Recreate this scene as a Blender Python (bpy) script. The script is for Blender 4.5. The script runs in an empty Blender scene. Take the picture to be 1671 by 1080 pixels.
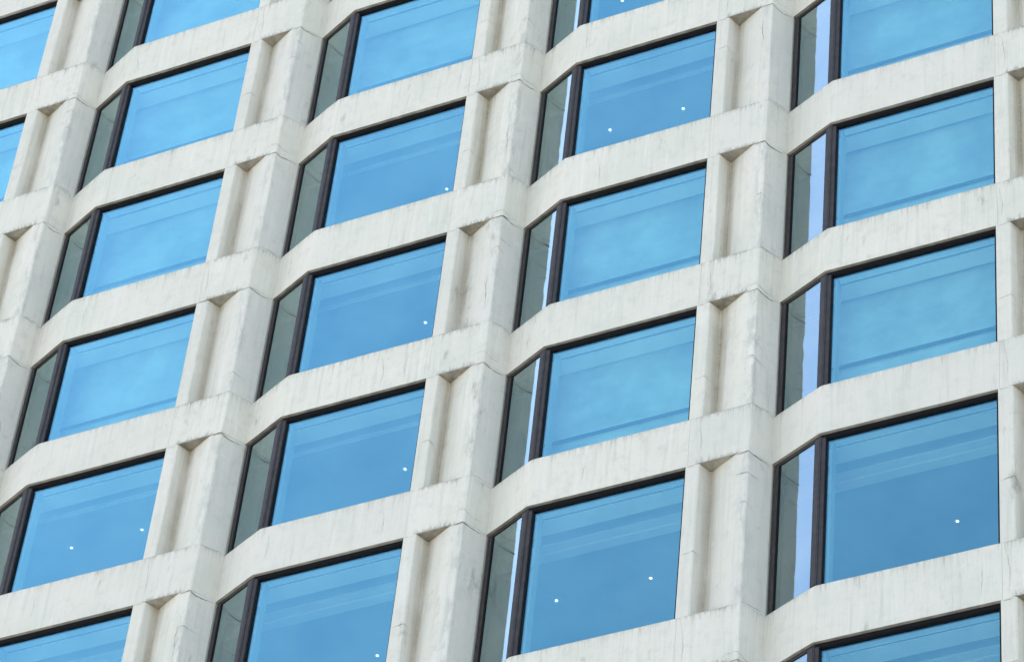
import bpy, bmesh, math, random
from mathutils import Vector, Matrix

# ---------------------------------------------------------------- camera, sky, sun, exposure
U = 4.6                      # metres per facade module
Z0 = 38.43                   # height of the reference window head above the pavement
SC = bpy.context.scene
COL = SC.collection
cam_d = bpy.data.cameras.new("camera")
cam = bpy.data.objects.new("camera", cam_d); COL.objects.link(cam)
R = ((0.89932489, 0.42857877, 0.08680432),
     (-0.24297282, 0.65480481, -0.71567791),
     (-0.36356424, 0.62253587, 0.69301525))
m = Matrix(((R[0][0], -R[1][0], -R[2][0], 6.1292525 * U),
            (R[0][1], -R[1][1], -R[2][1], -7.29425438 * U),
            (R[0][2], -R[1][2], -R[2][2], -8.00571442 * U + Z0),
            (0, 0, 0, 1)))
cam.matrix_world = m
cam_d.sensor_width = 36; cam_d.lens = 3.4080849952773065 * 36
cam_d.clip_start = 0.1; cam_d.clip_end = 6000
SC.camera = cam
SC.render.resolution_x = 1024; SC.render.resolution_y = 661

SUN_EL, SUN_ROT = math.radians(46), math.radians(-49)
world = bpy.data.worlds.new("World"); SC.world = world
world.use_nodes = True
wn = world.node_tree
bg = wn.nodes["Background"]
sky = wn.nodes.new("ShaderNodeTexSky"); sky.sky_type = 'NISHITA'; sky.sun_disc = False
sky.sun_elevation = SUN_EL; sky.sun_rotation = SUN_ROT
sky.air_density = 1.0; sky.dust_density = 1.9; sky.ozone_density = 1.0
wn.links.new(sky.outputs[0], bg.inputs[0]); bg.inputs[1].default_value = 0.15
sun_d = bpy.data.lights.new("sun", 'SUN'); sun_d.energy = 3.0; sun_d.angle = math.radians(0.5)
sun_d.color = (1, .95, .88)
sun = bpy.data.objects.new("sun", sun_d); COL.objects.link(sun)
sdir = Vector((math.sin(SUN_ROT) * math.cos(SUN_EL), math.cos(SUN_ROT) * math.cos(SUN_EL), math.sin(SUN_EL)))
sun.rotation_euler = sdir.to_track_quat('Z', 'Y').to_euler()
sun.location = (0, 0, 90)
SC.view_settings.view_transform = 'Standard'; SC.view_settings.look = 'None'
SC.view_settings.gamma = 1; SC.view_settings.exposure = 1.91
SC.render.engine = 'CYCLES'
SC.cycles.max_bounces = 8; SC.cycles.transparent_max_bounces = 12

# ---------------------------------------------------------------- node helpers
class N:
    def __init__(s, name):
        s.m = bpy.data.materials.new(name); s.m.use_nodes = True
        s.t = s.m.node_tree; s.p = s.t.nodes["Principled BSDF"]; s.out = s.t.nodes["Material Output"]
    def n(s, typ, **kw):
        x = s.t.nodes.new(typ)
        for k, v in kw.items():
            if k.startswith('i_'):
                x.inputs[k[2:].replace('_', ' ')].default_value = v
            else: setattr(x, k, v)
        return x
    def l(s, a, b): s.t.links.new(a, b)
    def math(s, op, a, b=None, clamp=False):
        x = s.t.nodes.new("ShaderNodeMath"); x.operation = op; x.use_clamp = clamp
        for i, v in enumerate((a, b)):
            if v is None: continue
            if isinstance(v, (int, float)): x.inputs[i].default_value = v
            else: s.l(v, x.inputs[i])
        return x.outputs[0]
    def ramp(s, v, a, b, lo=0., hi=1.):
        x = s.t.nodes.new("ShaderNodeMapRange"); x.interpolation_type = 'SMOOTHSTEP'
        x.inputs[1].default_value = a; x.inputs[2].default_value = b
        x.inputs[3].default_value = lo; x.inputs[4].default_value = hi
        s.l(v, x.inputs[0]); return x.outputs[0]
    def mix(s, f, a, b, typ='MIX'):
        x = s.t.nodes.new("ShaderNodeMix"); x.data_type = 'RGBA'; x.blend_type = typ
        if isinstance(f, (int, float)): x.inputs[0].default_value = f
        else: s.l(f, x.inputs[0])
        for i, v in ((6, a), (7, b)):
            if isinstance(v, tuple): x.inputs[i].default_value = (*v, 1)
            else: s.l(v, x.inputs[i])
        return x.outputs[2]
    def noise(s, vec, w, scale, detail=4, rough=.55):
        x = s.t.nodes.new("ShaderNodeTexNoise"); x.noise_dimensions = '4D'
        x.inputs['Scale'].default_value = scale; x.inputs['Detail'].default_value = detail
        x.inputs['Roughness'].default_value = rough
        s.l(vec, x.inputs['Vector'])
        if w is not None: s.l(w, x.inputs['W'])
        return x.outputs['Fac']

def scaled(g, vec, sc):
    x = g.n("ShaderNodeVectorMath", operation='MULTIPLY'); g.l(vec, x.inputs[0]); x.inputs[1].default_value = sc
    return x.outputs[0]

CONC = (0.582, 0.536, 0.43)
def concrete(name, kind):
    g = N(name)
    info = g.n("ShaderNodeObjectInfo"); w = g.math('MULTIPLY', info.outputs['Random'], 173.0)
    tc = g.n("ShaderNodeTexCoord"); obj = tc.outputs['Object']
    uv = g.n("ShaderNodeUVMap", uv_map='dirt_shade').outputs[0]
    sp = g.n("ShaderNodeSeparateXYZ"); g.l(uv, sp.inputs[0]); dtop, dgr = sp.outputs[0], sp.outputs[1]
    big = g.noise(obj, w, .9, 3); mid = g.noise(obj, w, 5.5, 6, .6); fine = g.noise(obj, w, 60, 4, .65)
    c = g.mix(g.ramp(big, .35, .68), CONC, tuple(x * y for x, y in zip(CONC, (.91, .94, .93))))
    tone = g.ramp(g.noise(obj, w, .05, 1), .3, .7, .96, 1.03)
    c = g.mix(g.ramp(mid, .48, .74, 0, .5), c, (.43, .40, .33))
    c = g.mix(g.ramp(fine, .4, .7, 0, .3), c, (.40, .38, .33))
    # vertical run-off streaks
    st = g.noise(scaled(g, obj, (9., 9., .45)), w, 1.6, 5, .62)
    st2 = g.noise(scaled(g, obj, (26., 26., .8)), w, 1.7, 4, .6)
    c = g.mix(g.ramp(st, .51, .72, 0, .42), c, (.37, .345, .28))
    c = g.mix(g.ramp(st, .47, .28, 0, .42), c, (.63, .60, .53))
    c = g.mix(g.ramp(st2, .58, .8, 0, .26), c, (.27, .25, .2))
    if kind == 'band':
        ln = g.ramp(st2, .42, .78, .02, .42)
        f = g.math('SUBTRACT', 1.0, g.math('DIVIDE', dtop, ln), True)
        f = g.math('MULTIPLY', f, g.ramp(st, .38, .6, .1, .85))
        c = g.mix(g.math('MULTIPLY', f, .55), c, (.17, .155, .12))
        # drips and moss round the groove ledges
        ng = g.noise(scaled(g, obj, (19., 19., 3.5)), w, 1.2, 5, .7)
        near = g.ramp(dgr, .0, .09, 1, 0)
        f2 = g.math('SUBTRACT', 1.0, g.math('DIVIDE', dtop, g.ramp(ng, .40, .85, .004, .30)), True)
        c = g.mix(g.math('MULTIPLY', g.math('MULTIPLY', f2, near), .5), c, (.15, .135, .10))
        sb = g.n("ShaderNodeUVMap", uv_map='edge').outputs[0]
        s2 = g.n("ShaderNodeSeparateXYZ"); g.l(sb, s2.inputs[0])
        f3 = g.math('SUBTRACT', 1.0, g.math('DIVIDE', s2.outputs[0], g.ramp(ng, .36, .75, .004, .2)), True)
        c = g.mix(g.math('MULTIPLY', g.math('MULTIPLY', f3, near), .7), c, (.13, .125, .09))
        # grime on the undersides, darkened further to paint in the soffit shade
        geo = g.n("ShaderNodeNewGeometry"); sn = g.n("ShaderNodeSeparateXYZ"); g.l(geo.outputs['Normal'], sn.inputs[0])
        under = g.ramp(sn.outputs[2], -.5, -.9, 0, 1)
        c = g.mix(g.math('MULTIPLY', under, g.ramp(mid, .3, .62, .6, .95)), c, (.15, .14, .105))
    else:
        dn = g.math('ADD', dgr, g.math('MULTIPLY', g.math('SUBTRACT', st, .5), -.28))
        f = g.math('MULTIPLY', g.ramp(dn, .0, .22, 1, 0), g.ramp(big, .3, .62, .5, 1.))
        c = g.mix(g.math('MULTIPLY', f, .9), c, (.35, .30, .21))  # beige groove stain, strengthened to paint in the shaded left face
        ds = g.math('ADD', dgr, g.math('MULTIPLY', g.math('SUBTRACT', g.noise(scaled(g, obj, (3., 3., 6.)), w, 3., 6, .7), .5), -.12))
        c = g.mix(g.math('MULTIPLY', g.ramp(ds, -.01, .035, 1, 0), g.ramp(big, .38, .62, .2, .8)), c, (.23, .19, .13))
        sb = g.n("ShaderNodeUVMap", uv_map='edge').outputs[0]
        s2 = g.n("ShaderNodeSeparateXYZ"); g.l(sb, s2.inputs[0])
        da = g.math('ABSOLUTE', g.math('ADD', s2.outputs[1], .05))
        pn = g.noise(scaled(g, obj, (4., 4., 1.1)), w, 1.6, 7, .72)
        c = g.mix(g.math('MULTIPLY', g.ramp(da, .02, .17, 1, 0), g.ramp(pn, .48, .60, 0, .6)), c, (.33, .32, .275))
        bl = g.noise(obj, w, 2.6, 7, .72)
        c = g.mix(g.ramp(bl, .58, .70, 0, .55), c, (.31, .295, .25))
    tv = g.ramp(info.outputs['Random'], 0., 1., .0, .30)
    c = g.mix(tv, c, tuple(x * y for x, y in zip(CONC, (.80, .82, .86))))
    rs = g.noise(scaled(g, obj, (1.6, 1.6, .55)), w, 1.5, 7, .68)
    c = g.mix(g.ramp(rs, .60, .72, 0, .62), c, (.20, .185, .145))
    c = g.mix(g.ramp(g.noise(obj, w, 2.2, 6, .7), .36, .28, 0, .4), c, (.66, .64, .58))
    # small dark pits and pale scuffs
    vo = g.n("ShaderNodeTexVoronoi"); vo.voronoi_dimensions = '4D'; vo.inputs['Scale'].default_value = 7
    g.l(obj, vo.inputs['Vector']); g.l(w, vo.inputs['W'])
    pit = g.math('MULTIPLY', g.ramp(vo.outputs['Distance'], .03, .09, 1, 0), g.ramp(mid, .5, .6, 0, .7))
    c = g.mix(pit, c, (.2, .185, .15))
    g.l(c, g.p.inputs['Base Color']); g.p.inputs['Roughness'].default_value = .9
    g.p.inputs['Specular IOR Level'].default_value = .25
    b = g.n("ShaderNodeBump"); b.inputs['Strength'].default_value = .35; b.inputs['Distance'].default_value = .012
    h = g.math('ADD', g.math('MULTIPLY', mid, .7), g.math('MULTIPLY', fine, .35))
    h = g.math('SUBTRACT', h, g.math('MULTIPLY', pit, .6))
    g.l(h, b.inputs['Height']); g.l(b.outputs[0], g.p.inputs['Normal'])
    return g.m

def plain(name, col, rough=.7, metal=0., nscale=8., var=.15, spec=.5, bump=0.):
    g = N(name); tc = g.n("ShaderNodeTexCoord"); info = g.n("ShaderNodeObjectInfo")
    w = g.math('MULTIPLY', info.outputs['Random'], 91.0)
    f = g.noise(tc.outputs['Object'], w, nscale, 5)
    lo = tuple(x * (1 - var) for x in col); hi = tuple(min(1, x * (1 + var)) for x in col)
    g.l(g.mix(g.ramp(f, .3, .7), lo, hi), g.p.inputs['Base Color'])
    g.p.inputs['Roughness'].default_value = rough; g.p.inputs['Metallic'].default_value = metal
    g.p.inputs['Specular IOR Level'].default_value = spec
    if bump:
        b = g.n("ShaderNodeBump"); b.inputs['Strength'].default_value = bump; b.inputs['Distance'].default_value = .01
        g.l(f, b.inputs['Height']); g.l(b.outputs[0], g.p.inputs['Normal'])
    return g.m

def glass_mat(name, refl, trans, fac0, fac1):
    """reflective solar-control glass: tinted mirror coat over a tinted clear pane"""
    g = N(name); t = g.t; t.nodes.remove(g.p)
    tc = g.n("ShaderNodeTexCoord"); info = g.n("ShaderNodeObjectInfo")
    w = g.math('MULTIPLY', info.outputs['Random'], 57.0)
    nz = g.noise(tc.outputs['Object'], w, .55, 2, .4)
    b = g.n("ShaderNodeBump"); b.inputs['Strength'].default_value = .25; b.inputs['Distance'].default_value = .03
    g.l(nz, b.inputs['Height'])
    gl = g.n("ShaderNodeBsdfGlossy"); gl.inputs['Roughness'].default_value = 0.0
    tn = g.noise(tc.outputs['Object'], w, .8, 3, .5)
    g.l(g.mix(g.ramp(tn, .3, .7), refl, tuple(x * y for x, y in zip(refl, (1.22, 1.12, 1.06)))), gl.inputs['Color'])
    g.l(b.outputs[0], gl.inputs['Normal'])
    tr = g.n("ShaderNodeBsdfTransparent"); tr.inputs['Color'].default_value = (*trans, 1)
    lw = g.n("ShaderNodeLayerWeight"); lw.inputs['Blend'].default_value = .5
    f = g.ramp(lw.outputs['Facing'], 0.1, .95, fac0, fac1)
    mx = g.n("ShaderNodeMixShader"); g.l(f, mx.inputs[0]); g.l(tr.outputs[0], mx.inputs[1]); g.l(gl.outputs[0], mx.inputs[2])
    g.l(mx.outputs[0], g.out.inputs['Surface'])
    return g.m

def emit(name, col, s):
    g = N(name); g.p.inputs['Base Color'].default_value = (*col, 1)
    g.p.inputs['Emission Color'].default_value = (*col, 1); g.p.inputs['Emission Strength'].default_value = s
    return g.m

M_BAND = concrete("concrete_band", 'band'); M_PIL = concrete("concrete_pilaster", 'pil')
M_CRACK = plain("crack_dirt", (.155, .14, .11), .95, nscale=30, var=.4, spec=.1)
M_BRONZE = plain("bronze_frame", (.038, .033, .030), .55, nscale=9, var=.2, spec=.18)
M_BLACK = plain("black_gasket_shade", (.007, .006, .007), .6, nscale=20, spec=.12)
M_GLASS = glass_mat("blue_mirror_glass", (.34, .74, .84), (.86, .985, .95), .165, .75)
M_GLASS2 = glass_mat("side_glass", (.545, .765, .80), (.65, .53, .60), .165, .70)
M_CEIL = plain("ceiling_plaster", (.40, .40, .39), .9, nscale=2, var=.06)
M_PELM = plain("pelmet_white", (.90, .90, .86), .8, nscale=3, var=.05)
M_SLOT = plain("blind_slot", (.04, .04, .045), .8)
M_WALL = plain("interior_wall", (.5, .48, .45), .9, nscale=2, var=.08)
M_CARPET = plain("carpet", (.32, .30, .27), .95, nscale=5, var=.2)
M_BLIND = plain("blind_cloth", (.43, .46, .43), .9, nscale=1.5, var=.18)
M_LINING = plain("lining_grey", (.42, .43, .42), .85, nscale=2, var=.1)
M_LAMP = emit("lamp_lens", (1., .93, .8), 1.7)
M_TRIM = plain("lamp_trim", (.75, .74, .72), .5)

# ---------------------------------------------------------------- mesh helpers
def link(name, bm, mats, parent=None, loc=(0, 0, 0)):
    me = bpy.data.meshes.new(name); bm.to_mesh(me); bm.free()
    for x in (mats if isinstance(mats, (list, tuple)) else [mats]): me.materials.append(x)
    o = bpy.data.objects.new(name, me); COL.objects.link(o); o.location = loc
    if parent: o.parent = parent
    return o

def box(bm, x0, x1, y0, y1, z0, z1, mi=0):
    vs = [bm.verts.new((x, y, z)) for x in (x0, x1) for y in (y0, y1) for z in (z0, z1)]
    for q in ((0, 1, 3, 2), (4, 6, 7, 5), (0, 4, 5, 1), (2, 3, 7, 6), (0, 2, 6, 4), (1, 5, 7, 3)):
        f = bm.faces.new([vs[i] for i in q]); f.material_index = mi
    return vs

def prism(bm, poly, z0, z1, mi=0):
    """poly: list of (x,y), counter-clockwise seen from above"""
    a = [bm.verts.new((x, y, z0)) for x, y in poly]; b = [bm.verts.new((x, y, z1)) for x, y in poly]
    n = len(poly)
    for i in range(n):
        j = (i + 1) % n
        f = bm.faces.new((a[i], a[j], b[j], b[i])); f.material_index = mi
    f = bm.faces.new(list(reversed(a))); f.material_index = mi
    f = bm.faces.new(b); f.material_index = mi

def off_poly(pts, d0, d1):
    """strip between two inward offsets of a front polyline (front side faces -y)"""
    def off(d):
        r = []
        for i, p in enumerate(pts):
            ns = []
            for a, b in ((i - 1, i), (i, i + 1)):
                if a >= 0 and b < len(pts):
                    dx, dy = pts[b][0] - pts[a][0], pts[b][1] - pts[a][1]
                    L = math.hypot(dx, dy); ns.append((-dy / L, dx / L))
            nx = sum(q[0] for q in ns) / len(ns); ny = sum(q[1] for q in ns) / len(ns)
            k = nx * ns[0][0] + ny * ns[0][1]
            r.append((p[0] + nx / k * d, p[1] + ny / k * d))
        return r
    return off(d0) + off(d1)[::-1]

def lerp(a, b, t): return (a[0] + (b[0] - a[0]) * t, a[1] + (b[1] - a[1]) * t)

# ---------------------------------------------------------------- facade layout
PA, PB, PC = (-.18389841, .08215), (0., 0.), (.5587226, .0022)
PD, PE, PF, PG = (.60493765, .0), (.62539301, .05124), (.73429144, -.0014), (.77682793, -.0040)
COLX = {-2: (-2.10, .045), -1: (-1.08085, .06449), 0: (-.02389, .01763), 1: (1.0, 0.), 2: (2.0, -.0137), 3: (3.00034, .03335), 4: (4.06, .03), 5: (5.1, .03)}
HEAD = {-3: -2.352, -2: -1.53492880, -1: -.70831836, 0: 0., 1: .70698148, 2: 1.41891403, 3: 2.13280976, 4: 2.8450, 5: 3.556}
SILL = {-3: -2.96, -2: -2.145, -1: -1.32098910, 0: -.50815061, 1: .19390849, 2: .91526466, 3: 1.62331671, 4: 2.34252169, 5: 3.052}
COLS = range(-2, 5); FLOORS = range(-3, 6)
def P(k, p):
    x, w = COLX[k]; return ((x + p[0] * math.exp(w)) * U, p[1] * U)
def zH(f): return Z0 + HEAD[f] * U
def zS(f): return Z0 + SILL[f] * U

bld = bpy.data.objects.new("tower_block", None); COL.objects.link(bld)
bld["label"] = "pale concrete tower facade with angled bays of blue mirrored windows in dark bronze frames"
bld["category"] = "building"

def chamfer(pts, i, r):
    a, p, b = pts[i - 1], pts[i], pts[i + 1]
    la = math.hypot(p[0] - a[0], p[1] - a[1]); lb = math.hypot(b[0] - p[0], b[1] - p[1])
    return [lerp(p, a, r / la), lerp(p, b, r / lb)]

def wall_piece(name, front, back_y, z0, z1, org, rnd, mats, dirt_shade, arris=0., soft=(), chips=0, zstep=.12, cracks=()):
    """front: plan polyline left to right; solid back to back_y; grid front with worn arrises"""
    bm = bmesh.new(); ud = bm.loops.layers.uv.new('dirt_shade'); ue = bm.loops.layers.uv.new('edge')
    pts = []; tags = []
    for i, p in enumerate(front):
        if i in soft and 0 < i < len(front) - 1:
            c = chamfer(front, i, .012 + .006 * rnd.random()); pts += c; tags += [i, i]
        else: pts.append(p); tags.append(-1)
    # subdivide long runs
    P2, T2 = [], []
    for i, p in enumerate(pts):
        P2.append(p); T2.append(tags[i])
        if i + 1 < len(pts):
            L = math.hypot(pts[i + 1][0] - p[0], pts[i + 1][1] - p[1]); n = int(L / .35)
            for k in range(1, n + 1): P2.append(lerp(p, pts[i + 1], k / (n + 1))); T2.append(-1)
    pts, tags = P2, T2
    s = [0.]
    for i in range(1, len(pts)): s.append(s[-1] + math.hypot(pts[i][0] - pts[i - 1][0], pts[i][1] - pts[i - 1][1]))
    nz = max(2, int((z1 - z0) / zstep)); zs = [z0 + (z1 - z0) * j / nz for j in range(nz + 1)]
    chipset = []
    for t in soft:
        for _ in range(rnd.randint(0, chips)): chipset.append((t, rnd.uniform(z0, z1), rnd.uniform(.05, .22), rnd.uniform(.006, .02)))
    grid = []
    for j, z in enumerate(zs):
        row = []
        for i, p in enumerate(pts):
            x, y = p; 
            edgep = i in (0, len(pts) - 1)
            if tags[i] >= 0:
                x += rnd.uniform(-.0025, .0025); y += rnd.uniform(-.001, .0035)
                for t, cz, cl, cd in chipset:
                    if t == tags[i]:
                        q = max(0, 1 - abs(z - cz) / cl); y += cd * q
            elif not edgep: y += rnd.uniform(-.0008, .0008)
            zz = z + (rnd.uniform(-.003, .003) if j in (0, nz) and not edgep else 0)
            row.append(bm.verts.new((x - org[0], y - org[1], zz - org[2])))
        grid.append(row)
    def setuv(f, vals):
        for lp in f.loops:
            d, g, e, q = vals(lp.vert); lp[ud].uv = (d, g); lp[ue].uv = (e, q)
    vmap = {}
    for j in range(nz + 1):
        for i in range(len(pts)): vmap[grid[j][i]] = (z1 - zs[j], dirt_shade(pts[i], s[i]), zs[j] - z0, s[i] - arris)
    for j in range(nz):
        for i in range(len(pts) - 1):
            f = bm.faces.new((grid[j][i], grid[j][i + 1], grid[j + 1][i + 1], grid[j + 1][i]))
            setuv(f, lambda v: vmap[v])
    bl = [bm.verts.new((x - org[0], back_y - org[1], z - org[2])) for x in (pts[0][0], pts[-1][0]) for z in (z0, z1)]
    far = lambda v: (9., 9., 9., 9.)
    lcol = [grid[j][0] for j in range(nz + 1)]; rcol = [grid[j][-1] for j in range(nz + 1)]
    for vs in ([bl[0]] + lcol + [bl[1]], [bl[3]] + rcol[::-1] + [bl[2]], list(grid[0]) [::-1] + [bl[0], bl[2]],
               list(grid[-1]) + [bl[3], bl[1]], [bl[0], bl[1], bl[3], bl[2]]):
        f = bm.faces.new(vs); setuv(f, far)
    bmesh.ops.recalc_face_normals(bm, faces=bm.faces[:])
    for c in cracks: ribbon(bm, front, c, org, rnd)
    return link(name, bm, mats, bld, org)

def surf(front, s):
    acc = 0
    for i in range(len(front) - 1):
        a, b = front[i], front[i + 1]; L = math.hypot(b[0] - a[0], b[1] - a[1])
        if s <= acc + L or i == len(front) - 2:
            t = (s - acc) / L; p = lerp(a, b, t); return p, ((b[1] - a[1]) / L, -(b[0] - a[0]) / L)
        acc += L

def corners(front):
    r = [0.]
    for i in range(1, len(front)): r.append(r[-1] + math.hypot(front[i][0] - front[i - 1][0], front[i][1] - front[i - 1][1]))
    return r

def ribbon(bm, front, crack, org, rnd):
    """hairline crack: crack = (list of (s,z), width) laid 2.5 mm proud of the face and filled with grime"""
    pl, w = crack; pts = []
    cs = corners(front)
    for (s0, a0), (s1, a1) in zip(pl[:-1], pl[1:]):
        n = max(1, int(math.hypot(s1 - s0, a1 - a0) / .035))
        ts = sorted(set([i / n for i in range(n)] + [(c - s0) / (s1 - s0) for c in cs if abs(s1 - s0) > 1e-6 and 0 < (c - s0) / (s1 - s0) < 1]))
        for t in ts: pts.append((s0 + (s1 - s0) * t, a0 + (a1 - a0) * t))
    pts.append(pl[-1]); n = len(pts); prev = None
    for i, (s, z) in enumerate(pts):
        j = rnd.uniform(-.006, .006)
        a, b = pts[max(0, i - 1)], pts[min(n - 1, i + 1)]
        ds, dz = b[0] - a[0], b[1] - a[1]; L = math.hypot(ds, dz) or 1
        ns, nz = -dz / L, ds / L
        ww = w * rnd.uniform(.35, 1.3) * (min(1, 3. * min(i + .3, n - 1 - i + .3) / n)) / 2
        cur = []
        for sg in (-1, 1):
            isc = any(abs(s - c) < 1e-5 for c in cs)
            sh = 0 if isc else 1
            ss = s + (ns * (j + sg * ww)) * sh; zz = z + nz * (j + sg * ww)
            p, nn = surf(front, min(max(ss, 0), cs[-1]))
            if isc:
                p1, n1 = surf(front, s - 1e-3) if s > .01 else surf(front, s); p2, n2 = surf(front, s + 1e-3)
                nn = (n1[0] + n2[0], n1[1] + n2[1]); q = math.hypot(*nn) or 1; nn = (nn[0] / q, nn[1] / q)
            cur.append(bm.verts.new((p[0] + nn[0] * .003 - org[0], p[1] + nn[1] * .003 - org[1], zz - org[2])))
        if prev:
            f = bm.faces.new((prev[0], cur[0], cur[1], prev[1])); f.material_index = 1
        prev = cur

# ---------------------------------------------------------------- precast concrete
BACK = .62
rnd = random.Random(11)
for k in COLS:
    A, B, C, D, E, F, G = [P(k, q) for q in (PA, PB, PC, PD, PE, PF, PG)]
    A2, B2, C2 = P(k + 1, PA), P(k + 1, PB), P(k + 1, PC)
    C = (C[0], C[1])
    for f in FLOORS:
        # ---- pilaster beside the window of this floor
        z0, z1 = zS(f) + .002, zH(f) - .002
        fr = [C, D, E, F, G, A2]; cs = corners(fr)
        cr = []
        # ragged open joints at head and sill
        zt = z1 - .018
        pl = [(cs[1] - .02, zt - .004), (cs[1] + .0, zt)]
        cr.append(([(.02, zt + .006), (cs[1] * .8, zt - .012)], .006))
        m3 = (cs[4] + cs[5]) / 2
        cr.append(([(cs[3] - .01, zt - .01), (cs[3] + (cs[4] - cs[3]) * .5, zt + rnd.uniform(-.01, .012)), (cs[4], zt + .004),
                    (cs[4] + .09, zt - rnd.uniform(.01, .06)), (m3 + .02, zt - rnd.uniform(.02, .08)), (cs[5] - .01, zt - rnd.uniform(.0, .04))], .016))
        if rnd.random() < .75:   # zigzag across the narrow strip
            zc = z0 + (z1 - z0) * rnd.choice((.36, .4, .62, .68)) + rnd.uniform(-.05, .05); h = rnd.uniform(.0, .05)
            cr.append(([(cs[0] + .02, zc - .01), (cs[1] * .75, zc + h * .3), (cs[1], zc + h * .5), (cs[1] + .13, zc - rnd.uniform(.02, .1))], .008))
        for _ in range(rnd.choice((0, 0, 1, 1, 2))):
            zc = rnd.uniform(z0 + .25, z1 - .25)
            cr.append(([(cs[4] - rnd.uniform(.05, .22), zc), (cs[4] - .03, zc + rnd.uniform(-.01, .04)), (cs[4], zc + .01), (cs[4] + rnd.uniform(.05, .3), zc - rnd.uniform(.02, .13))], .008))
        if rnd.random() < .14:
            zc = rnd.uniform(z0 + .3, z1 - .9); s0 = cs[4] - rnd.uniform(.05, .16)
            cr.append(([(s0, zc), (s0 + .015, zc + .25), (s0 - .02, zc + .5), (s0 + .01, zc + .75)], .007))
        # bottom ledge line
        cr.append(([(cs[1] - .01, z0 + .012), (cs[2], z0 + .012), (cs[3], z0 + .014), (cs[3] + rnd.uniform(0, .12), z0 + .02)], .009))
        if rnd.random() < .7:
            cr.append(([(cs[4], z0 + .02), (cs[4] + .12, z0 - .0 + rnd.uniform(0, .05)), (cs[5] - .03, z0 + .03)], .007))
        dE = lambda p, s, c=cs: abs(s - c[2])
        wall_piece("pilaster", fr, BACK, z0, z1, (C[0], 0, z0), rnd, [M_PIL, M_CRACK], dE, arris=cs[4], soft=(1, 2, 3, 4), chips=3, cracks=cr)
        # ---- spandrel band above this window, up to the sill of the next floor
        if f == max(FLOORS): continue
        z0, z1 = zH(f), zS(f + 1)
        fr = [(C[0] + .025, C[1]), D, F, G, A2, B2, (C2[0] + .0222, C2[1])]; cs = corners(fr)
        cr = []
        for _ in range(rnd.choice((0, 1, 1, 2))):
            s0 = rnd.uniform(cs[4] + .3, cs[6] - .2); za = rnd.uniform(z0, z0 + .3); zb = rnd.uniform(z1 - .35, z1)
            cr.append(([(s0, za), (s0 + rnd.uniform(-.04, .04), (za + zb) / 2), (s0 + rnd.uniform(-.08, .08), zb)], .0045))
        if rnd.random() < .6:
            s0 = rnd.uniform(.05, cs[1]); cr.append(([(s0, z0 + .02), (s0 + .03, z0 + .4), (s0 - .03, z1 - .03)], .0045))
        if rnd.random() < .5:
            zc = z0 + rnd.uniform(.1, .35)
            cr.append(([(cs[2] - .1, zc - .02), (cs[3] - .06, zc + .02), (cs[3], zc), (cs[3] + .14, zc - .08), (cs[4] - .05, zc - .05)], .006))
        def dG(p, s, c=cs):
            return max(0, c[1] - s, s - c[2])
        wall_piece("spandrel_panel", fr, BACK, z0, z1, (C[0], 0, z0), rnd, [M_BAND, M_CRACK], dG, soft=(3, 5), chips=2, cracks=cr)

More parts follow.
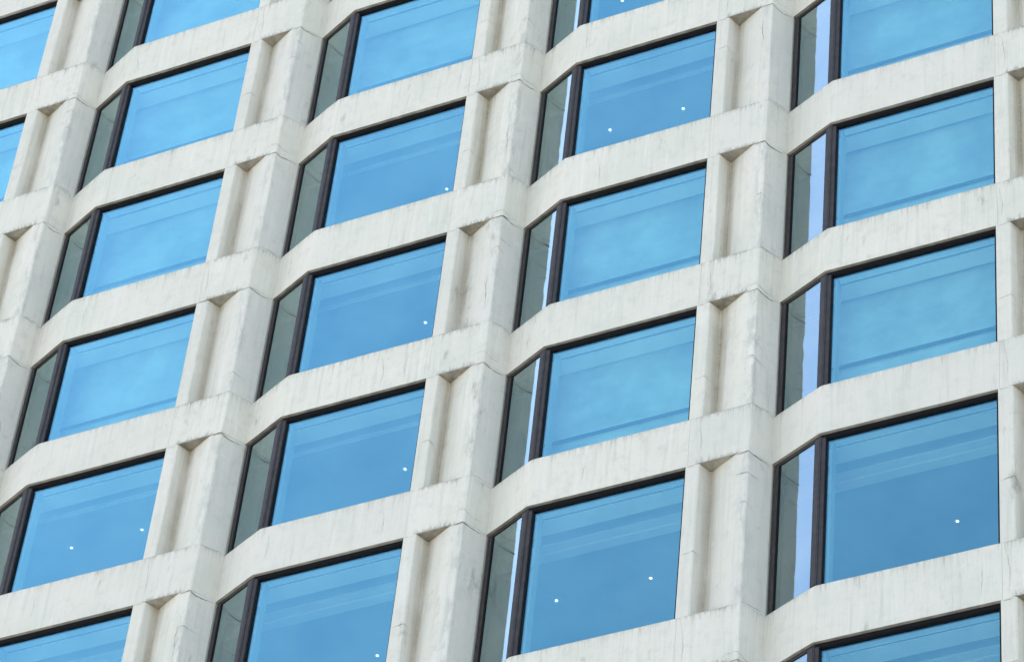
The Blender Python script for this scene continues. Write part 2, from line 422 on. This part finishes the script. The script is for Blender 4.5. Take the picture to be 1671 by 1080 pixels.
# ---------------------------------------------------------------- windows
CLOSED = {(0, 1), (0, 2), (0, 3), (0, 4), (-1, 3), (-1, 4), (-1, 2), (1, 3), (1, 4), (2, 1), (2, 0), (3, 0), (3, 1), (3, 2), (3, 3), (-2, 3), (4, 1), (4, 2), (-1, 1)}
rnd = random.Random(5)
for k in COLS:
    A, B, C = [P(k, q) for q in (PA, PB, PC)]
    C = (C[0] + .006, C[1])
    for f in FLOORS:
        z0, z1 = zS(f), zH(f); org = (B[0], 0, z0); h = z1 - z0
        L = lambda p: (p[0] - org[0], p[1])
        a, b, c = L(A), L(B), L(C)
        ab = math.hypot(b[0] - a[0], b[1] - a[1]); bc = c[0] - b[0]
        e = .004
        bm = bmesh.new()
        # head and sill rails following the bend
        ring = [lerp(a, b, .012), b, lerp(b, c, .996)]
        prism(bm, off_poly([ring[0], ring[1]], .045, .17), h - .060, h - e)
        prism(bm, off_poly([lerp(b, c, .002), ring[2]], .052, .17), h - .060, h - e, 1)  # main head rail coloured black, its shadow put into the material
        prism(bm, off_poly(ring, .048, .17), e, .035)
        # black gasket below the head rail
        prism(bm, off_poly(ring, .058, .15), h - .074, h - .0605, 1)
        # jambs
        ja = [lerp(a, b, .013), lerp(a, b, .095 / ab)]; prism(bm, off_poly(ja, .035, .165), .0355, h - .0745)
        ja = [lerp(a, b, .0955 / ab), lerp(a, b, .12 / ab)]; prism(bm, off_poly(ja, .046, .15), .0355, h - .0745, 1)
        jc = [lerp(b, c, 1 - .045 / bc), lerp(b, c, .995)]; prism(bm, off_poly(jc, .050, .165), .0355, h - .0745, 1)
        w = link("window", bm, [M_BRONZE, M_BLACK], bld, org)
        # corner mullion: two posts with a shadow gap
        bm = bmesh.new()
        m1 = [lerp(b, a, .108 / ab), lerp(b, a, .012 / ab)]
        pa = off_poly(m1, .018, .15); prism(bm, [(x, y) for x, y in pa], .037, h - .075)
        m2 = [lerp(b, c, .022 / bc), lerp(b, c, .082 / bc)]
        prism(bm, off_poly(m2, .034, .15), .037, h - .075)
        m4 = [lerp(b, c, .0825 / bc), lerp(b, c, .096 / bc)]
        prism(bm, off_poly(m4, .070, .15), .037, h - .075, 1)
        prism(bm, [(-.028, .03), (0.02, .022), (.03, .13), (-.0, .15)], .037, h - .075)
        m3 = [lerp(b, a, .120 / ab), lerp(b, a, .1085 / ab)]
        prism(bm, off_poly(m3, .046, .15), .037, h - .075, 1)
        link("corner_mullion", bm, [M_BRONZE, M_BLACK], w)
        # glass
        def pane(name, p, q, mat):
            bm = bmesh.new(); st = off_poly([p, q], *((.058, .070) if name == 'side_pane' else (.095, .107)))
            tilt = rnd.uniform(-.0012, .0012)
            prism(bm, st, .034, h - .066)
            o = link(name, bm, mat, w)
            o.location = (0, 0, 0)
            return o
        pane("side_pane", lerp(a, b, .11 / ab), lerp(b, a, .112 / ab), M_GLASS2)
        pane("main_pane", lerp(b, c, .088 / bc), lerp(b, c, 1 - .04 / bc), M_GLASS)
        # inner lining of the opening
        bm = bmesh.new()
        box(bm, b[0] + .100, b[0] + .128, .175, .33, .04, h - .035, 0)
        box(bm, c[0] - .085, c[0] - .046, .172, .19, .04, h - .035)
        box(bm, b[0] + .05, c[0] - .04, .20, .60, .004, .03)
        link("inner_reveal", bm, M_LINING, w)
        bm = bmesh.new()
        box(bm, b[0] + .129, c[0] - .02, .172, .318, h - .030, h - .003)
        box(bm, b[0] + .13, c[0] - .02, .319, .364, h - .012, h - .0035, 1)
        box(bm, b[0] - .30, c[0] - .02, .365, .66, h - .030, h - .003)
        link("pelmet", bm, [M_PELM, M_SLOT], w)
        if (k, f) in CLOSED:
            bm = bmesh.new(); yb = .70; zb = .55; zh = .93 + rnd.uniform(-.04, .05)
            x0, x1 = b[0] - .3, c[0] + .02; nx, nzz = 8, 90
            ph = rnd.uniform(0, 6)
            g = [[bm.verts.new((x0 + (x1 - x0) * i / nx, yb + .007 * math.sin((h - j / nzz * (h - zb)) * 24 + ph) + .004 * math.sin(i * .9 + ph), zb + (h + .13 - zb) * j / nzz)) for i in range(nx + 1)] for j in range(nzz + 1)]
            for j in range(nzz):
                for i in range(nx): bm.faces.new((g[j][i], g[j][i + 1], g[j + 1][i + 1], g[j + 1][i])).smooth = True
            bl = link("roller_blind", bm, M_BLIND, w)
            sm = bl.modifiers.new("thick", 'SOLIDIFY'); sm.thickness = .002
            bm = bmesh.new(); box(bm, x0 - .01, x1 - .08, yb - .05, yb - .02, zh - .045, zh)
            link("hem_bar", bm, M_SLOT, bl)

# ---------------------------------------------------------------- storeys inside
xl, xr = P(-2, PC)[0] + .3, P(4, PC)[0] + .2
xl2 = P(-2, PA)[0] - .3
for f in FLOORS:
    zc = zH(f) + .10
    ztop = (zS(f + 1) if f + 1 in SILL else zH(f) + .9)
    fl = ztop - .15
    bm = bmesh.new()
    box(bm, xl2, xr, .661, 9.0, zc + .06, fl - .022)      # slab, its underside is the ceiling
    if f not in (-1, -2):
        box(bm, xl2, xr, .98, 1.06, zc + .035, zc + .059, 1)
    else:
        box(bm, xl2, xr, 1.04, 1.17, zc + .02, zc + .059, 1)
        box(bm, xl2, xr, 1.19, 1.36, zc + .0, zc + .059, 1)
    box(bm, xl2, xr, .64, 9.0, fl - .020, fl, 3)
    link("floor_slab", bm, [M_CEIL, M_PELM, M_SLOT, M_CARPET], bld)
bm = bmesh.new()
box(bm, xl2, xr, 9.01, 9.3, zS(-3) - 1.2, zH(5) + .9)
link("interior_wall", bm, M_WALL, bld)
for k in COLS:
    for f in FLOORS:
        if k == 4: continue
        D = P(k, PD)
        bm = bmesh.new(); box(bm, D[0] + .15, D[0] + .3, .64, 9.0, zS(f) - .14, zH(f) + .04)
        link("partition_wall", bm, M_WALL, bld)

# the rest of the building around the pictured storeys
M_PLAIN = plain("rendered_wall", CONC, .9, nscale=1.5, var=.1)
bm = bmesh.new()
box(bm, xl2, xr, 0.02, 22, .0, zS(-3) - 1.25)
link("lower_storeys", bm, M_PLAIN, bld)
bm = bmesh.new(); box(bm, xl2, xr, -.02, 22, zS(-3) - 1.24, zS(-3) - .003); link("plinth_band", bm, M_PLAIN, bld)
bm = bmesh.new(); box(bm, xl2, xr, 9.31, 22, zS(-3), zH(5) + .9); link("core_wall", bm, M_PLAIN, bld)
bm = bmesh.new(); box(bm, xl2, xr, -.05, 22, zH(5) + .92, zH(5) + 1.9); link("roof", bm, M_PLAIN, bld)
for x0, x1 in ((xl2 - .4, xl2 - .002), (xr + .002, xr + .4)):
    bm = bmesh.new(); box(bm, x0, x1, -.1, 22, 0, zH(5) + 1.9); link("end_wall", bm, M_PLAIN, bld)

# ---------------------------------------------------------------- ceiling lights seen through the glass
LIGHTS = [
 (0, 0, 1.01, 1.77, "right spotlight of the pair behind the lowest whole window of the left bay column"),
 (0, 0, -.35, 1.77, "left spotlight of the pair behind the lowest whole window of the left bay column"),
 (1, -1, 5.42, 2.53, "lit ceiling spotlight at the very bottom edge, in the cut-off window left of centre"),
 (1, 0, 5.81, 1.93, "lit spotlight low at the right of the window just above the bottom cut-off one"),
 (1, 1, 5.81, 1.90, "lit spotlight at the right end of the window just left of the photo's centre"),
 (1, 2, 5.82, 1.95, "lit spotlight at the right end of the window above and left of the centre"),
 (2, 2, 10.39, 1.70, "right spotlight of the pair behind the upper window right of the centre"),
 (2, 2, 9.04, 1.70, "left spotlight of the pair behind the upper window right of the centre"),
 (2, 3, 9.06, 1.64, "lit ceiling spotlight at the very top edge, behind a cut-off window"),
 (2, -1, 10.18, 2.26, "right spotlight of the pair behind the large bottom window right of centre"),
 (2, -1, 8.62, 2.26, "left spotlight of the pair behind the large bottom window right of centre"),
 (3, -1, 14.91, 2.59, "lone lit spotlight behind the tall lower window of the rightmost bay column"),
]
def disc(bm, r0, r1, z0, z1, n=24, mi=0):
    a = [bm.verts.new((r0 * math.cos(2 * math.pi * i / n), r0 * math.sin(2 * math.pi * i / n), z0)) for i in range(n)]
    b = [bm.verts.new((r1 * math.cos(2 * math.pi * i / n), r1 * math.sin(2 * math.pi * i / n), z1)) for i in range(n)]
    for i in range(n):
        j = (i + 1) % n; f = bm.faces.new((a[i], a[j], b[j], b[i])); f.material_index = mi
    return a, b
def make_light():
    e = bpy.data.objects.new("ceiling_light", None); COL.objects.link(e)
    bm = bmesh.new(); a, b = disc(bm, .038, .035, 0, -.010); c, d = disc(bm, .020, .035, -.002, -.010)
    bm2 = bmesh.new(); a, b = disc(bm2, .0185, .016, -.001, -.008); bm2.faces.new(b); bm2.faces.new(a[::-1])
    link("trim_ring", bm, M_TRIM, e); link("lens", bm2, M_LAMP, e)
    return e
proto = None
for (k, f, x, y, lab) in LIGHTS:
    if proto is None: o = proto = make_light()
    else:
        o = proto.copy(); COL.objects.link(o)
        for ch in list(proto.children):
            q = ch.copy(); COL.objects.link(q); q.parent = o
    o["label"] = lab; o["category"] = "ceiling light"; o["group"] = "lit spotlights in the room ceilings"
    o.location = (x, y, zH(f) + .158 + (.0 if f not in (-1, -2) else .0))

# ---------------------------------------------------------------- ground
g = N("paving"); tc = g.n("ShaderNodeTexCoord")
br = g.n("ShaderNodeTexBrick"); br.inputs['Scale'].default_value = .5
g.l(tc.outputs['Object'], br.inputs['Vector'])
br.inputs['Color1'].default_value = (.48, .46, .42, 1); br.inputs['Color2'].default_value = (.42, .40, .37, 1)
br.inputs['Mortar'].default_value = (.16, .15, .14, 1); br.inputs['Mortar Size'].default_value = .01
g.l(g.mix(g.ramp(g.noise(tc.outputs['Object'], None, .3, 5), .4, .7, 0, .4), br.outputs[0], (.33, .32, .3)), g.p.inputs['Base Color'])
g.p.inputs['Roughness'].default_value = .85
bm = bmesh.new(); s = 3000
bm.faces.new([bm.verts.new(v) for v in ((-s, -s, -.004), (s, -s, -.004), (s, s, -.004), (-s, s, -.004))])
gr = link("ground", bm, g.m); gr["kind"] = "structure"
